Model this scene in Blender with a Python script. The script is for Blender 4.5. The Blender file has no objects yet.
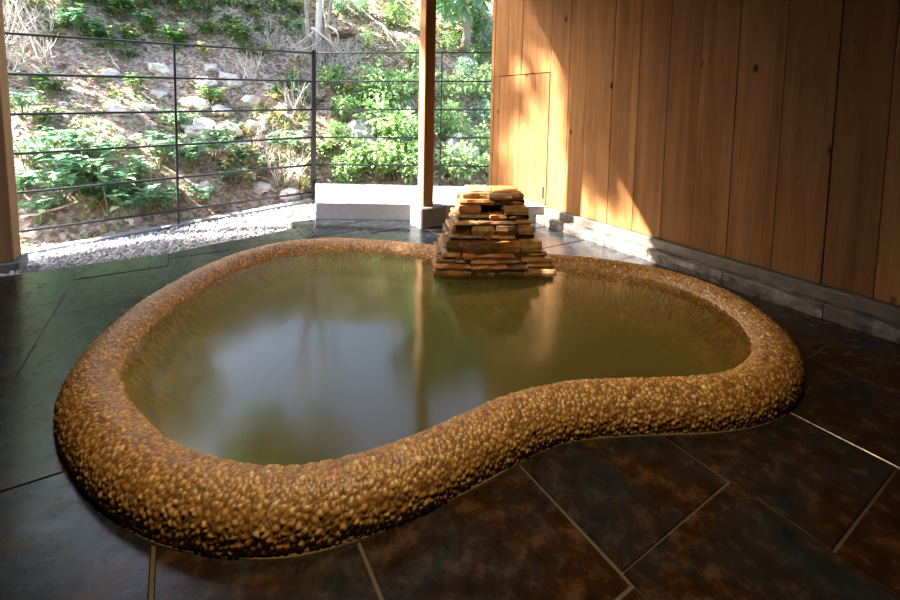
import bpy, bmesh, math, random
from mathutils import Vector, Matrix, noise
from mathutils.geometry import tessellate_polygon
random.seed(7)
R = random.Random(11)
SC = bpy.context.scene
COL = SC.collection

# ------------------------------------------------------------------ camera model (900x600 frame)
FOC, PX, PY = 440.0, 450.0, 139.0
PITCH, ROLL, EYE = math.radians(4.1), math.radians(1.1), 1.2
fwd = Vector((0, math.cos(PITCH), -math.sin(PITCH)))
r0 = Vector((1, 0, 0)); u0 = r0.cross(fwd)
cr, sr = math.cos(ROLL), math.sin(ROLL)
rgt = cr * r0 + sr * u0
upv = -sr * r0 + cr * u0
CAM = Vector((0, 0, EYE))
def ray(x, y): return fwd + rgt * ((x - PX) / FOC) - upv * ((y - PY) / FOC)
def atz(x, y, z):
    d = ray(x, y); return CAM + d * ((z - EYE) / d.z)
def proj(p):
    d = Vector(p) - CAM; z = d.dot(fwd)
    return PX + FOC * d.dot(rgt) / z, PY - FOC * d.dot(upv) / z
cd = bpy.data.cameras.new('camera'); cam = bpy.data.objects.new('camera', cd); COL.objects.link(cam)
M = Matrix((rgt, upv, -fwd)).transposed().to_4x4(); M.translation = CAM
cam.matrix_world = M
cd.sensor_width = 36; cd.lens = 36 * FOC / 900; cd.shift_x = 0.0; cd.shift_y = -(300 - PY) / 900
cd.clip_start = 0.02; cd.clip_end = 500
SC.camera = cam

# room axes: u runs away along the plank wall, w runs across towards it
TH = math.radians(31.8)
D1 = Vector((-math.sin(TH), math.cos(TH), 0)); NN = Vector((math.cos(TH), math.sin(TH), 0)); ZZ = Vector((0, 0, 1))
def P(u, w, z=0.0): return D1 * u + NN * w + ZZ * z
def UW(p): return p.dot(D1), p.dot(NN)

# ------------------------------------------------------------------ helpers
def link(name, me, mat=None, parent=None, smooth=False):
    o = bpy.data.objects.new(name, me); COL.objects.link(o)
    if mat is not None:
        me.materials.append(mat)
    if smooth:
        for p in me.polygons: p.use_smooth = True
    if parent is not None: o.parent = parent
    return o
def from_bm(name, bm, mat, parent=None, smooth=False, origin=None):
    me = bpy.data.meshes.new(name)
    if origin is not None: bmesh.ops.translate(bm, verts=bm.verts, vec=-Vector(origin))
    bmesh.ops.recalc_face_normals(bm, faces=bm.faces)
    bm.to_mesh(me); bm.free()
    o = link(name, me, mat, parent, smooth)
    if origin is not None: o.location = origin
    return o
def from_py(name, vs, fs, mat, parent=None, smooth=False):
    me = bpy.data.meshes.new(name); me.from_pydata([tuple(v) for v in vs], [], fs); me.update()
    return link(name, me, mat, parent, smooth)
def empty(name, loc, label, cat, group=None):
    o = bpy.data.objects.new(name, None); COL.objects.link(o); o.location = loc; o.empty_display_size = .1
    tag(o, label, cat, group); return o
def tag(o, label=None, cat=None, group=None, kind=None):
    if label: o['label'] = label
    if cat: o['category'] = cat
    if group: o['group'] = group
    if kind: o['kind'] = kind
    return o
def box(bm, u0, u1, w0, w1, z0, z1, bev=0.0):
    ps = [P(u, w, z) for z in (z0, z1) for (u, w) in ((u0, w0), (u1, w0), (u1, w1), (u0, w1))]
    return hexa(bm, ps, bev)
def hexa(bm, ps, bev=0.0, seg=1):
    vs = [bm.verts.new(p) for p in ps]
    fs = [bm.faces.new([vs[i] for i in f]) for f in ((0, 1, 2, 3), (4, 5, 6, 7), (0, 1, 5, 4), (1, 2, 6, 5), (2, 3, 7, 6), (3, 0, 4, 7))]
    if bev > 0:
        es = list({e for f in fs for e in f.edges})
        bmesh.ops.bevel(bm, geom=es, offset=bev, segments=seg, affect='EDGES', profile=.5)
def prism(bm, pts, z0, z1, bev=0.0):
    a = [bm.verts.new((p[0], p[1], z0)) for p in pts]; b = [bm.verts.new((p[0], p[1], z1)) for p in pts]
    n = len(pts); fs = [bm.faces.new(a), bm.faces.new(b)]
    for i in range(n): fs.append(bm.faces.new((a[i], a[(i + 1) % n], b[(i + 1) % n], b[i])))
    if bev > 0:
        bmesh.ops.bevel(bm, geom=list({e for e in fs[1].edges}), offset=bev, segments=1, affect='EDGES')
def tube(bm, pts, radii, n=6, cap=True):
    rings = []
    for i, p in enumerate(pts):
        p = Vector(p)
        t = (Vector(pts[min(i + 1, len(pts) - 1)]) - Vector(pts[max(i - 1, 0)])).normalized()
        a = t.orthogonal().normalized() if i == 0 else (a - t * a.dot(t)).normalized()
        b = t.cross(a); r = radii[i] if hasattr(radii, '__len__') else radii
        rings.append([bm.verts.new(p + (a * math.cos(2 * math.pi * k / n) + b * math.sin(2 * math.pi * k / n)) * r) for k in range(n)])
    for i in range(len(rings) - 1):
        for k in range(n):
            bm.faces.new((rings[i][k], rings[i][(k + 1) % n], rings[i + 1][(k + 1) % n], rings[i + 1][k]))
    if cap:
        bm.faces.new(rings[0]); bm.faces.new(rings[-1])

# ------------------------------------------------------------------ materials
class NT:
    def __init__(s, name):
        s.m = bpy.data.materials.new(name); s.m.use_nodes = True
        s.t = s.m.node_tree; s.t.nodes.clear(); s.out = s.n('ShaderNodeOutputMaterial')
    def n(s, typ, ins=None, **props):
        k = s.t.nodes.new(typ)
        for a, v in props.items(): setattr(k, a, v)
        for a, v in (ins or {}).items(): s.set(k, a, v)
        return k
    def set(s, k, a, v):
        i = k.inputs[a]
        if isinstance(v, bpy.types.NodeSocket): s.t.links.new(v, i)
        elif isinstance(v, bpy.types.Node): s.t.links.new(v.outputs[0], i)
        else: i.default_value = v
    def ramp(s, fac, stops, interp='LINEAR'):
        k = s.n('ShaderNodeValToRGB'); cr = k.color_ramp; cr.interpolation = interp
        while len(cr.elements) < len(stops): cr.elements.new(.5)
        for e, (p, c) in zip(cr.elements, stops):
            e.position = p; e.color = (c[0], c[1], c[2], 1) if hasattr(c, '__len__') else (c, c, c, 1)
        s.set(k, 'Fac', fac); return k.outputs[0]
    def coord(s, sc=(1, 1, 1), rot=(0, 0, 0), which='Object'):
        c = s.n('ShaderNodeTexCoord'); mp = s.n('ShaderNodeMapping', {'Vector': c.outputs[which], 'Scale': sc, 'Rotation': rot}); return mp.outputs[0]
    def noise(s, v, scale, det=4, rough=.55, dist=0.0):
        return s.n('ShaderNodeTexNoise', {'Vector': v, 'Scale': scale, 'Detail': det, 'Roughness': rough, 'Distortion': dist}).outputs[0]
    def mix(s, f, a, b, typ='MIX'):
        k = s.n('ShaderNodeMix', data_type='RGBA', blend_type=typ)
        for key, v in ((0, f), (6, a), (7, b)):
            if isinstance(v, tuple): v = (v[0], v[1], v[2], 1)
            i = k.inputs[key]
            if isinstance(v, bpy.types.NodeSocket): s.t.links.new(v, i)
            else: i.default_value = v
        return k.outputs[2]
    def math(s, op, a, b=0.0):
        k = s.n('ShaderNodeMath', operation=op); s.set(k, 0, a); s.set(k, 1, b); return k.outputs[0]
    def bump(s, h, st=.5, d=.01):
        return s.n('ShaderNodeBump', {'Height': h, 'Strength': st, 'Distance': d}).outputs[0]
    def rnd(s): return s.n('ShaderNodeNewGeometry').outputs['Random Per Island']
    def pbsdf(s, col, rough=.6, normal=None, **kw):
        b = s.n('ShaderNodeBsdfPrincipled'); s.set(b, 'Base Color', col if not isinstance(col, tuple) else (*col, 1)[:4]); s.set(b, 'Roughness', rough)
        if normal is not None: s.set(b, 'Normal', normal)
        for k, v in kw.items(): s.set(b, k.replace('_', ' '), v)
        s.t.links.new(b.outputs[0], s.out.inputs[0]); return b

def mat_wood(name, dark, light, knots=True, rough=.65, vary=.55, axis='z', spec=.06):
    t = NT(name)
    sc = {'z': (1, 1, .06), 'u': (1, 1, 1)}[axis]
    if axis == 'u': v = t.coord((1, .06, 1), (0, 0, -TH))
    else: v = t.coord(sc)
    r = t.rnd()
    off = t.n('ShaderNodeVectorMath', {0: v, 1: t.n('ShaderNodeCombineXYZ', {'X': t.math('MULTIPLY', r, 37.), 'Y': t.math('MULTIPLY', r, 11.), 'Z': t.math('MULTIPLY', r, 7.)})}, operation='ADD').outputs[0]
    n1 = t.noise(off, 9, 5, .6, .6); n2 = t.noise(off, 70, 3, .6)
    g = t.math('ADD', t.math('MULTIPLY', n1, .75), t.math('MULTIPLY', n2, .3))
    c = t.ramp(g, [(.3, dark), (.52, tuple((a + b) / 2 for a, b in zip(dark, light))), (.72, light)])
    c = t.mix(t.math('MULTIPLY', r, vary), c, tuple(x * .45 for x in dark))
    if knots:
        kv = t.n('ShaderNodeVectorMath', {0: v, 1: t.n('ShaderNodeCombineXYZ', {'X': 0., 'Y': 0., 'Z': t.math('MULTIPLY', r, 3.)})}, operation='ADD').outputs[0]
        kv = t.n('ShaderNodeMapping', {'Vector': kv, 'Scale': (1, 1, 9)}).outputs[0]
        vo = t.n('ShaderNodeTexVoronoi', {'Vector': kv, 'Scale': 4.4, 'Randomness': 1.})
        k = t.ramp(vo.outputs['Distance'], [(.045, 1.), (.10, 0.)])
        c = t.mix(k, c, tuple(x * .22 for x in dark))
    t.pbsdf(c, rough, t.bump(g, .25, .004), Specular_IOR_Level=spec)
    return t.m
M_PLANK = mat_wood('plank_wood', (.135, .055, .017), (.345, .163, .062))
M_DARKPLANK = mat_wood('dark_plank_wood', (.05, .022, .009), (.11, .05, .02))
M_POST = mat_wood('post_wood', (.27, .135, .055), (.44, .25, .115), knots=False)
M_CEIL = mat_wood('ceiling_wood', (.09, .05, .022), (.17, .09, .04), axis='u', knots=False)
def mat_plain(name, col, rough=.6, metal=0.0, nscale=30., amt=.3, bump=.2, spec=.4):
    t = NT(name); v = t.coord(); n = t.noise(v, nscale, 5, .6)
    c = t.mix(n, tuple(x * (1 - amt) for x in col), tuple(min(1, x * (1 + amt)) for x in col))
    t.pbsdf(c, rough, t.bump(n, bump, .004), Metallic=metal, Specular_IOR_Level=spec); return t.m
M_GAP = mat_plain('dark_backing', (.02, .011, .006), .9)
M_STEEL = mat_plain('dark_steel', (.018, .02, .024), .42, .2, 60, .2, .05)
M_NAIL = mat_plain('nail_metal', (.5, .5, .48), .3, .9)
M_LEDGE = mat_plain('pale_stone', (.40, .40, .42), .7, 0, 22, .22, .4)
M_BLOCK = mat_plain('grey_stone', (.13, .125, .125), .6, 0, 26, .4, .5)
M_KERB = mat_plain('kerb_concrete', (.17, .17, .175), .75, 0, 40, .3, .4)
M_MORTAR = mat_plain('mortar', (.09, .055, .025), .8, 0, 70, .4, .5)
def mat_sill():
    t = NT('sill_wood'); v = t.coord((1, .08, 1), (0, 0, -TH)); n = t.noise(v, 18, 5, .6)
    c = t.ramp(n, [(.3, (.06, .045, .032)), (.7, (.14, .108, .08))]); t.pbsdf(c, .6, t.bump(n, .3, .004)); return t.m
M_SILL = mat_sill()
def mat_curb():
    t = NT('curb_stone'); v = t.coord(); vo = t.n('ShaderNodeTexVoronoi', {'Vector': v, 'Scale': 16.})
    n = t.noise(v, 9, 6, .65); n2 = t.noise(v, 55, 4, .6)
    c = t.ramp(n, [(.32, (.018, .015, .013)), (.5, (.06, .05, .043)), (.7, (.26, .23, .20))])
    c = t.mix(t.math('MULTIPLY', vo.outputs['Color'], .35), c, (.16, .085, .045))
    t.pbsdf(c, .5, t.bump(t.math('ADD', n, t.math('MULTIPLY', n2, .5)), .7, .02)); return t.m
M_CURB = mat_curb()
def mat_slate():
    t = NT('wet_slate'); v = t.coord(); r = t.rnd()
    off = t.n('ShaderNodeVectorMath', {0: v, 1: t.n('ShaderNodeCombineXYZ', {'X': t.math('MULTIPLY', r, 13.), 'Y': t.math('MULTIPLY', r, 29.), 'Z': 0.})}, operation='ADD').outputs[0]
    n1 = t.noise(off, 3.2, 6, .62, .5); n2 = t.noise(off, 14, 6, .65); n3 = t.noise(off, 70, 3, .6)
    slate = t.ramp(n2, [(.3, (.004, .005, .006)), (.7, (.016, .019, .022))])
    rust = t.ramp(n2, [(.28, (.007, .0032, .0013)), (.5, (.019, .0075, .0024)), (.75, (.075, .034, .011))])
    sx = t.n('ShaderNodeSeparateXYZ', {'Vector': v}); ud = t.math('ADD', t.math('MULTIPLY', sx.outputs[0], -.527), t.math('MULTIPLY', sx.outputs[1], .85))
    far = t.n('ShaderNodeMath', {0: t.math('MULTIPLY', t.math('SUBTRACT', ud, 1.3), .3), 1: 0.}, operation='MAXIMUM').outputs[0]
    f = t.ramp(t.math('SUBTRACT', t.math('ADD', n1, t.math('MULTIPLY', r, .24)), far), [(.44, 0.), (.66, 1.)])
    c = t.mix(f, slate, rust)
    h = t.math('ADD', t.math('MULTIPLY', n1, 1.2), t.math('ADD', t.math('MULTIPLY', n2, .5), t.math('MULTIPLY', n3, .08)))
    rg = t.ramp(n2, [(.3, .17), (.7, .32)])
    t.pbsdf(c, rg, t.bump(h, .13, .007), Specular_IOR_Level=.3); return t.m
M_SLATE = mat_slate()
M_GROUT = mat_plain('grout', (.06, .042, .024), .7, 0, 60, .4, .3)
def mat_pebble(name, wet=False):
    t = NT(name); a = t.n('ShaderNodeAttribute', attribute_name='pebble')
    sep = t.n('ShaderNodeSeparateColor', {'Color': a.outputs['Color']})
    c = t.ramp(sep.outputs[0], [(0., (.17, .070, .018)), (.25, (.31, .15, .040)), (.5, (.42, .225, .064)), (.72, (.33, .165, .047)), (.93, (.48, .28, .095)), (1., (.54, .36, .17))])
    c = t.mix(sep.outputs[1], c, (.045, .02, .007))
    n = t.noise(t.coord(), 160, 3, .6)
    t.pbsdf(c, .42, t.bump(n, .25, .002), Specular_IOR_Level=.5); return t.m
M_PEB = mat_pebble('pebble_aggregate')
def mat_water():
    t = NT('murky_bath_water')
    n = t.noise(t.coord((1, 1, 1)), 2.2, 3, .5, .3)
    bp = t.bump(n, .06, .05)
    fr = t.n('ShaderNodeFresnel', {'IOR': 1.34, 'Normal': bp})
    tr = t.n('ShaderNodeBsdfTransparent', {'Color': (1, 1, 1, 1)})
    gl = t.n('ShaderNodeBsdfGlossy', {'Color': (1, 1, 1, 1), 'Roughness': .11, 'Normal': bp})
    mx = t.n('ShaderNodeMixShader', {0: fr.outputs[0], 1: tr.outputs[0], 2: gl.outputs[0]})
    t.t.links.new(mx.outputs[0], t.out.inputs['Surface'])
    va = t.n('ShaderNodeVolumeAbsorption', {'Color': (.52, .54, .13, 1), 'Density': 3.0})
    vs = t.n('ShaderNodeVolumeScatter', {'Color': (.72, .78, .36, 1), 'Density': 1.5, 'Anisotropy': .3})
    ad = t.n('ShaderNodeAddShader', {0: va.outputs[0], 1: vs.outputs[0]})
    t.t.links.new(ad.outputs[0], t.out.inputs['Volume']); return t.m
M_WATER = mat_water()
def mat_stack(name, cols):
    t = NT(name); v = t.coord(); oi = t.n('ShaderNodeObjectInfo').outputs['Random']
    off = t.n('ShaderNodeVectorMath', {0: v, 1: t.n('ShaderNodeCombineXYZ', {'X': t.math('MULTIPLY', oi, 23.), 'Y': 0., 'Z': t.math('MULTIPLY', oi, 5.)})}, operation='ADD').outputs[0]
    n = t.noise(off, 14, 6, .65, .4); n2 = t.noise(off, 60, 4, .6)
    c = t.ramp(n, [(.3, cols[0]), (.5, cols[1]), (.7, cols[2])])
    t.pbsdf(c, .45, t.bump(t.math('ADD', n, t.math('MULTIPLY', n2, .5)), .6, .01)); return t.m
M_ST = [mat_stack('stone_orange', ((.08, .026, .007), (.20, .075, .018), (.34, .15, .045))),
        mat_stack('stone_tan', ((.10, .05, .02), (.22, .12, .045), (.38, .24, .11))),
        mat_stack('stone_brown', ((.03, .014, .006), (.08, .036, .015), (.18, .09, .036)))]
def mat_leaf(name, stops, rough=.5):
    t = NT(name); r = t.rnd(); oi = t.n('ShaderNodeObjectInfo').outputs['Random']
    c = t.ramp(t.math('FRACT', t.math('ADD', r, t.math('MULTIPLY', oi, .15))), stops)
    b = t.n('ShaderNodeBsdfPrincipled', {'Base Color': c, 'Roughness': rough, 'Specular IOR Level': .35})
    tl = t.n('ShaderNodeBsdfTranslucent', {'Color': c})
    mx = t.n('ShaderNodeMixShader', {0: .3, 1: b.outputs[0], 2: tl.outputs[0]})
    t.t.links.new(mx.outputs[0], t.out.inputs[0]); return t.m
M_LEAF_T = mat_leaf('leaf_blue_green', [(0, (.10, .24, .12)), (.4, (.17, .36, .19)), (.75, (.28, .48, .28)), (1, (.42, .55, .25))])
M_LEAF_L = mat_leaf('leaf_light_green', [(0, (.13, .26, .07)), (.4, (.24, .42, .13)), (.75, (.40, .58, .24)), (1, (.60, .70, .38))])
M_LEAF_D = mat_leaf('leaf_deep_green', [(0, (.05, .14, .04)), (.5, (.11, .26, .07)), (.85, (.22, .36, .10)), (1, (.48, .46, .12))])
M_LEAF_Y = mat_leaf('leaf_yellow_green', [(0, (.20, .24, .07)), (.5, (.36, .38, .12)), (.85, (.55, .50, .20)), (1, (.60, .38, .16))])
M_LITTER = mat_leaf('dry_leaf', [(0, (.20, .12, .085)), (.35, (.36, .24, .18)), (.65, (.50, .37, .29)), (.85, (.60, .50, .42)), (1, (.46, .24, .12))], .8)
M_TWIG = mat_plain('pale_twig', (.50, .43, .36), .8, 0, 12, .35, .3)
M_STEM = mat_plain('green_stem', (.16, .17, .07), .7, 0, 12, .3, .1)
M_BARK = mat_plain('bark', (.30, .235, .18), .9, 0, 9, .5, .8)
M_ROOTCLAY = mat_plain('red_clay', (.24, .13, .085), .95, 0, 8, .5, .8)
M_ROCK = mat_plain('pale_rock', (.60, .50, .43), .9, 0, 9, .45, 1.)
M_ROCKG = mat_plain('grey_rock', (.30, .29, .28), .85, 0, 6, .4, .8)
M_GRAVEL = mat_leaf('gravel_stone', [(0, (.22, .21, .21)), (.4, (.42, .40, .40)), (.8, (.58, .56, .55)), (1, (.66, .62, .58))], .7)
def mat_hill():
    t = NT('hillside_soil'); v = t.coord(); n = t.noise(v, 1.1, 5, .6); n2 = t.noise(v, 9, 6, .7)
    vo = t.n('ShaderNodeTexVoronoi', {'Vector': v, 'Scale': 26., 'Randomness': 1.})
    sp = t.n('ShaderNodeSeparateColor', {'Color': vo.outputs['Color']})
    c = t.ramp(sp.outputs[0], [(0, (.17, .11, .075)), (.35, (.32, .21, .155)), (.6, (.44, .32, .25)), (.85, (.56, .45, .38)), (1, (.36, .34, .17))])
    c = t.mix(t.ramp(n2, [(.35, .55), (.6, 0.)]), c, (.12, .08, .055))
    t.pbsdf(c, .95, t.bump(t.math('ADD', n2, sp.outputs[1]), .7, .04), Specular_IOR_Level=.1); return t.m
M_HILL = mat_hill()

# ------------------------------------------------------------------ the room
U_BACK, U_OPEN, W_L, W_R, Z_TOP = -2.2, 4.05, -1.15, 3.33, 2.80
# right wall: vertical planks on a dark backing
seams = [4.36, 4.12, 3.86, 3.62, 3.40, 3.14, 2.925, 2.616, 2.353, 2.09, 1.837, 1.579, 1.297, 1.027, .789, .5, .22, -.05, -.35, -.6, -.9, -1.2, -1.5, -1.8, -2.2]
HU0, HU1, HZ = 3.40, 4.25, 1.585
bm = bmesh.new()
for a, b in zip(seams[1:], seams[:-1]):
    z0 = .165
    if a >= HU0 - .001 and b <= HU1 + .15:
        if b > HU1:
            box(bm, HU1 + .005, b - .0015, W_R, W_R + .03, .165, HZ + .004, .002)
        z0 = HZ + .006
    dz = R.uniform(-.003, .003)
    box(bm, a + .0015, b - .0015, W_R + dz, W_R + .03, z0, Z_TOP, .002)
box(bm, 4.362, 4.42, W_R - .004, W_R + .15, .1, Z_TOP, .004)      # end board
wall_r = from_bm('wall_right', bm, M_PLANK); tag(wall_r, kind='structure')
bm = bmesh.new(); box(bm, U_BACK, 4.36, W_R + .032, W_R + .14, -.05, Z_TOP)
tag(from_bm('wall_right_backing', bm, M_GAP), kind='structure')
# flush hatch in the wall
hatch = empty('access_hatch', P((HU0 + HU1) / 2, W_R, .2), 'small flush wooden hatch door at the far sunlit end of the plank wall', 'hatch')
bm = bmesh.new()
for a, b in ((HU0 + .006, 3.62), (3.62, 3.86), (3.86, 4.06), (4.06, HU1 - .004)):
    box(bm, a + .0005, b - .0005, W_R - .004, W_R + .028, .185, HZ - .004, .0015)
from_bm('door_panel', bm, M_PLANK, hatch).matrix_parent_inverse = Matrix.Translation(-hatch.location)
lb_ = bmesh.new(); box(lb_, 3.438, 3.452, W_R - .014, W_R - .003, .24, .37, .002)
under_ = from_bm('latch', lb_, M_STEEL, hatch); under_.matrix_parent_inverse = Matrix.Translation(-hatch.location); under_['label'] = 'small dark vertical latch'
nail = from_bm('nail', (lambda b: (tube(b, [P(.972, W_R + .01, 1.633), P(.972, W_R - .012, 1.632)], .0035, 8), tube(b, [P(.972, W_R - .012, 1.632), P(.972, W_R - .016, 1.632)], .007, 10), b)[-1])(bmesh.new()), M_NAIL)
tag(nail, 'tiny bright metal nail head high on the dark right-hand planks', 'nail')
# sill under the planks and rough stone curb
bm = bmesh.new(); box(bm, U_BACK, 4.40, W_R - .05, W_R + .12, .085, .16, .006)
tag(from_bm('trim_1', bm, M_SILL), kind='structure')
bm = bmesh.new()
uu = 3.52
ucuts = [uu]
while uu > U_BACK + .5:
    uu -= R.uniform(.42, .75); ucuts.append(uu)
ucuts.append(U_BACK)
for a, b in zip(ucuts[1:], ucuts[:-1]):
    n = max(3, int((b - a) / .04)); prof = [(3.40, -.03), (3.205, -.03), (3.20, .0), (3.198, .045), (3.203, .078), (3.215, .088), (3.40, .09)]
    rows = []
    for i in range(n + 1):
        u = a + .003 + (b - a - .006) * i / n
        row = []
        for j, (w, z) in enumerate(prof):
            q = noise.noise(Vector((u * 9, w * 9, z * 20))) * .014 + noise.noise(Vector((u * 25, w * 25, z * 40 + 5))) * .008
            row.append(bm.verts.new(P(u, w - (q if 0 < j < 6 else 0), z + (q * .5 if 2 < j else 0))))
        rows.append(row)
    for i in range(n):
        for j in range(len(prof) - 1): bm.faces.new((rows[i][j], rows[i + 1][j], rows[i + 1][j + 1], rows[i][j + 1]))
    bm.faces.new(rows[0]); bm.faces.new(rows[-1])
tag(from_bm('trim_2', bm, M_CURB), kind='structure')
# left wall, wall behind the camera, ceiling with beams
def plank_wall(name, axis, fixed, a0, a1, z0, z1, out):
    bm = bmesh.new(); a = a0
    while a < a1 - .01:
        b = min(a1, a + R.uniform(.22, .28))
        if axis == 'u': box(bm, a + .0015, b - .0015, min(fixed, fixed + out), max(fixed, fixed + out), z0, z1)
        else: box(bm, min(fixed, fixed + out), max(fixed, fixed + out), a + .0015, b - .0015, z0, z1)
        a = b
    tag(from_bm(name, bm, M_DARKPLANK), kind='structure')
plank_wall('wall_left', 'u', W_L - .02, U_BACK, 4.15, -.03, Z_TOP, -.06)
plank_wall('wall_back', 'w', U_BACK, W_L - .08, W_R + .15, -.03, Z_TOP, -.06)
bm = bmesh.new(); a = U_BACK
w = W_L - .1
while w < W_R + .1:
    box(bm, U_BACK - .1, U_OPEN, w, w + .178, Z_TOP, Z_TOP + .03); w += .18
box(bm, U_BACK - .1, U_OPEN, W_L - .1, W_R + .15, Z_TOP + .031, Z_TOP + .1)
w = W_L - .1  # unseen overhang added on the left to keep sky glare off the floor
while w < -.8:
    box(bm, U_OPEN + .002, 4.95, w, w + .178, Z_TOP, Z_TOP + .03); w += .18
box(bm, U_OPEN + .002, 4.95, W_L - .1, -.75, Z_TOP + .031, Z_TOP + .1)
tag(from_bm('ceiling', bm, M_CEIL), kind='structure')
bm = bmesh.new(); box(bm, 3.86, 4.0, W_L - .1, W_R, 2.66, Z_TOP, .004)
tag(from_bm('trim_3', bm, M_POST), kind='structure')

# ------------------------------------------------------------------ the floor: slate slabs on a grout bed
bm = bmesh.new()
bounds = [-1.2, -.62, -.08, .40, .96, 1.51, 2.07, 2.63, 3.19, 3.3]
fixed_j = {5: [.39], 3: [.62], 4: [-.15], 6: [.9], 2: [.35], 1: [.25]}
def gravel_edge(w): return 4.07 if w < -.1 else 4.07 + min(.55, (w + .1) * .30)
for k in range(len(bounds) - 1):
    w0, w1 = bounds[k], bounds[k + 1]
    j = sorted(fixed_j.get(k, [R.uniform(0, .6)]))
    x = j[0]
    while x > U_BACK: x -= R.uniform(.6, .95); j.insert(0, x)
    x = j[-1]
    end = max(gravel_edge(w0), gravel_edge(w1)) if w1 < 1.3 else 4.62
    while x < end - .25: x += R.uniform(.5, .9); j.append(min(x, end) if x < end - .25 else end)
    for a, b in zip(j[:-1], j[1:]):
        t0 = R.uniform(-.003, .003)
        g = .0034
        q = lambda: R.uniform(-.004, .004)
        e0 = b if b < end - 1e-6 or w1 > 1.3 else gravel_edge(w0); e1 = b if b < end - 1e-6 or w1 > 1.3 else gravel_edge(w1)
        if min(e0, e1) - a < .05: continue
        z = [t0 + R.uniform(-.0015, .0015) for _ in range(4)]
        hexa(bm, [P(a + g, w0 + g, -.05), P(e0 - g, w0 + g, -.05), P(e1 - g, w1 - g, -.05), P(a + g, w1 - g, -.05),
                  P(a + g + q(), w0 + g + q(), z[0]), P(e0 - g + q(), w0 + g + q(), z[1]), P(e1 - g + q(), w1 - g + q(), z[2]), P(a + g + q(), w1 - g + q(), z[3])], .0025)
floor = from_bm('floor', bm, M_SLATE); tag(floor, kind='structure')
bm = bmesh.new(); box(bm, U_BACK - .06, 4.05, W_L - .1, W_R + .1, -.3, -.004)
tag(from_bm('floor_grout_bed', bm, M_GROUT), kind='structure')

# ------------------------------------------------------------------ the bath
O_px = [(58, 440), (75, 477), (105, 514), (165, 546), (250, 560), (340, 546), (430, 510), (500, 470), (560, 440), (640, 434), (735, 431), (785, 415)]
I_px = [(757, 350), (738, 319), (700, 295), (650, 279), (600, 271), (555, 267), (440, 258), (380, 251), (315, 249), (260, 259), (200, 287), (150, 325), (116, 372)]
A, B, ZC, ZW = .104, .108, .02, .075
def offs(pts, d):
    out = []
    for i, p in enumerate(pts):
        t = (pts[min(i + 1, len(pts) - 1)] - pts[max(i - 1, 0)]).normalized()
        out.append(p + Vector((t.y, -t.x)) * d)
    return out
Op = [atz(x, y, 0).xy for x, y in O_px]; Ip = [atz(x, y, ZW).xy for x, y in I_px]
ctr = offs(Op, -.100) + offs(Ip, .088)
def catmull(pts, n):
    out = []; m = len(pts)
    for i in range(m):
        p0, p1, p2, p3 = pts[i - 1], pts[i], pts[(i + 1) % m], pts[(i + 2) % m]
        for k in range(n):
            t = k / n
            out.append(.5 * ((2 * p1) + (p2 - p0) * t + (2 * p0 - 5 * p1 + 4 * p2 - p3) * t * t + (3 * p1 - p0 - 3 * p2 + p3) * t ** 3))
    return out
def resample(pts, n):
    L = [0]
    for i in range(len(pts)): L.append(L[-1] + (pts[(i + 1) % len(pts)] - pts[i]).length)
    out = []; j = 0
    for k in range(n):
        s = L[-1] * k / n
        while L[j + 1] < s: j += 1
        f = (s - L[j]) / max(1e-9, L[j + 1] - L[j]); out.append(pts[j].lerp(pts[(j + 1) % len(pts)], f))
    return out
line = resample(catmull(ctr, 20), 240)
for _ in range(24): line = [(line[i - 1] + line[i] * 2 + line[(i + 1) % 240]) / 4 for i in range(240)]
def normals(l):
    n = len(l); out = []
    for i in range(n):
        t = (l[(i + 1) % n] - l[i - 1]).normalized(); out.append(Vector((t.y, -t.x)))
    return out
def offset_loop(l, d, z):
    ns = normals(l); return [Vector((p.x + q.x * d, p.y + q.y * d, z)) for p, q in zip(l, ns)]
NL = 2500
fine = resample(line, NL); fn = normals(fine)
# cross section of the rim, from the floor outside over the top to the wall under water
prof = []
NA = 92
for i in range(NA + 1):
    th = -.32 + (math.pi + .32) * i / NA
    prof.append((A * math.cos(th), ZC + B * math.sin(th), math.cos(th) / A, math.sin(th) / B))
for k in range(1, 9): prof.append((-A - .012 * k, ZC - .015 * k, -1, .3))
verts, cols, faces = [], [], []
NP = len(prof); SCL = 59.0
for i in range(NL):
    p, q = fine[i], fn[i]
    for (o, z, no, nz) in prof:
        b = Vector((p.x + q.x * o, p.y + q.y * o, z)); nv = Vector((q.x * no, q.y * no, nz)).normalized()
        jit = noise.noise(b * 9) * .15
        ds, ps = noise.voronoi(b * SCL)
        d = ds[0]; gap = ds[1] - ds[0]
        dome = max(0.0, 1 - (d / .62) ** 2); crev = max(0.0, 1 - gap / .22)
        c = ps[0]; h = (math.sin(c.x * 12.9898 + c.y * 78.233 + c.z * 37.719) * 43758.5453) % 1.0
        big = noise.noise(b * 3.1) * .004
        hgt = .0068 * min(1.0, gap / .38) ** .5 * (.6 + .55 * h) + .0012 * dome + big
        verts.append(b + nv * hgt); cols.append((h, min(1, crev * .9), 0, 1))
for i in range(NL):
    i2 = (i + 1) % NL
    for j in range(NP - 1): faces.append((i * NP + j, i2 * NP + j, i2 * NP + j + 1, i * NP + j + 1))
cx = sum(p.x for p in line) / 240; cy = sum(p.y for p in line) / 240
tub = empty('stone_bath', (cx, cy, 0), 'kidney shaped sunken bath with thick rounded pebble rim on dark slate floor', 'bath')
def under(o, par):
    o.parent = par; o.matrix_parent_inverse = par.matrix_basis.inverted(); return o
rim = from_py('rim', verts, faces, M_PEB, None, True)
ca = rim.data.color_attributes.new('pebble', 'FLOAT_COLOR', 'POINT')
ca.data.foreach_set('color', [x for c in cols for x in c])
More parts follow.
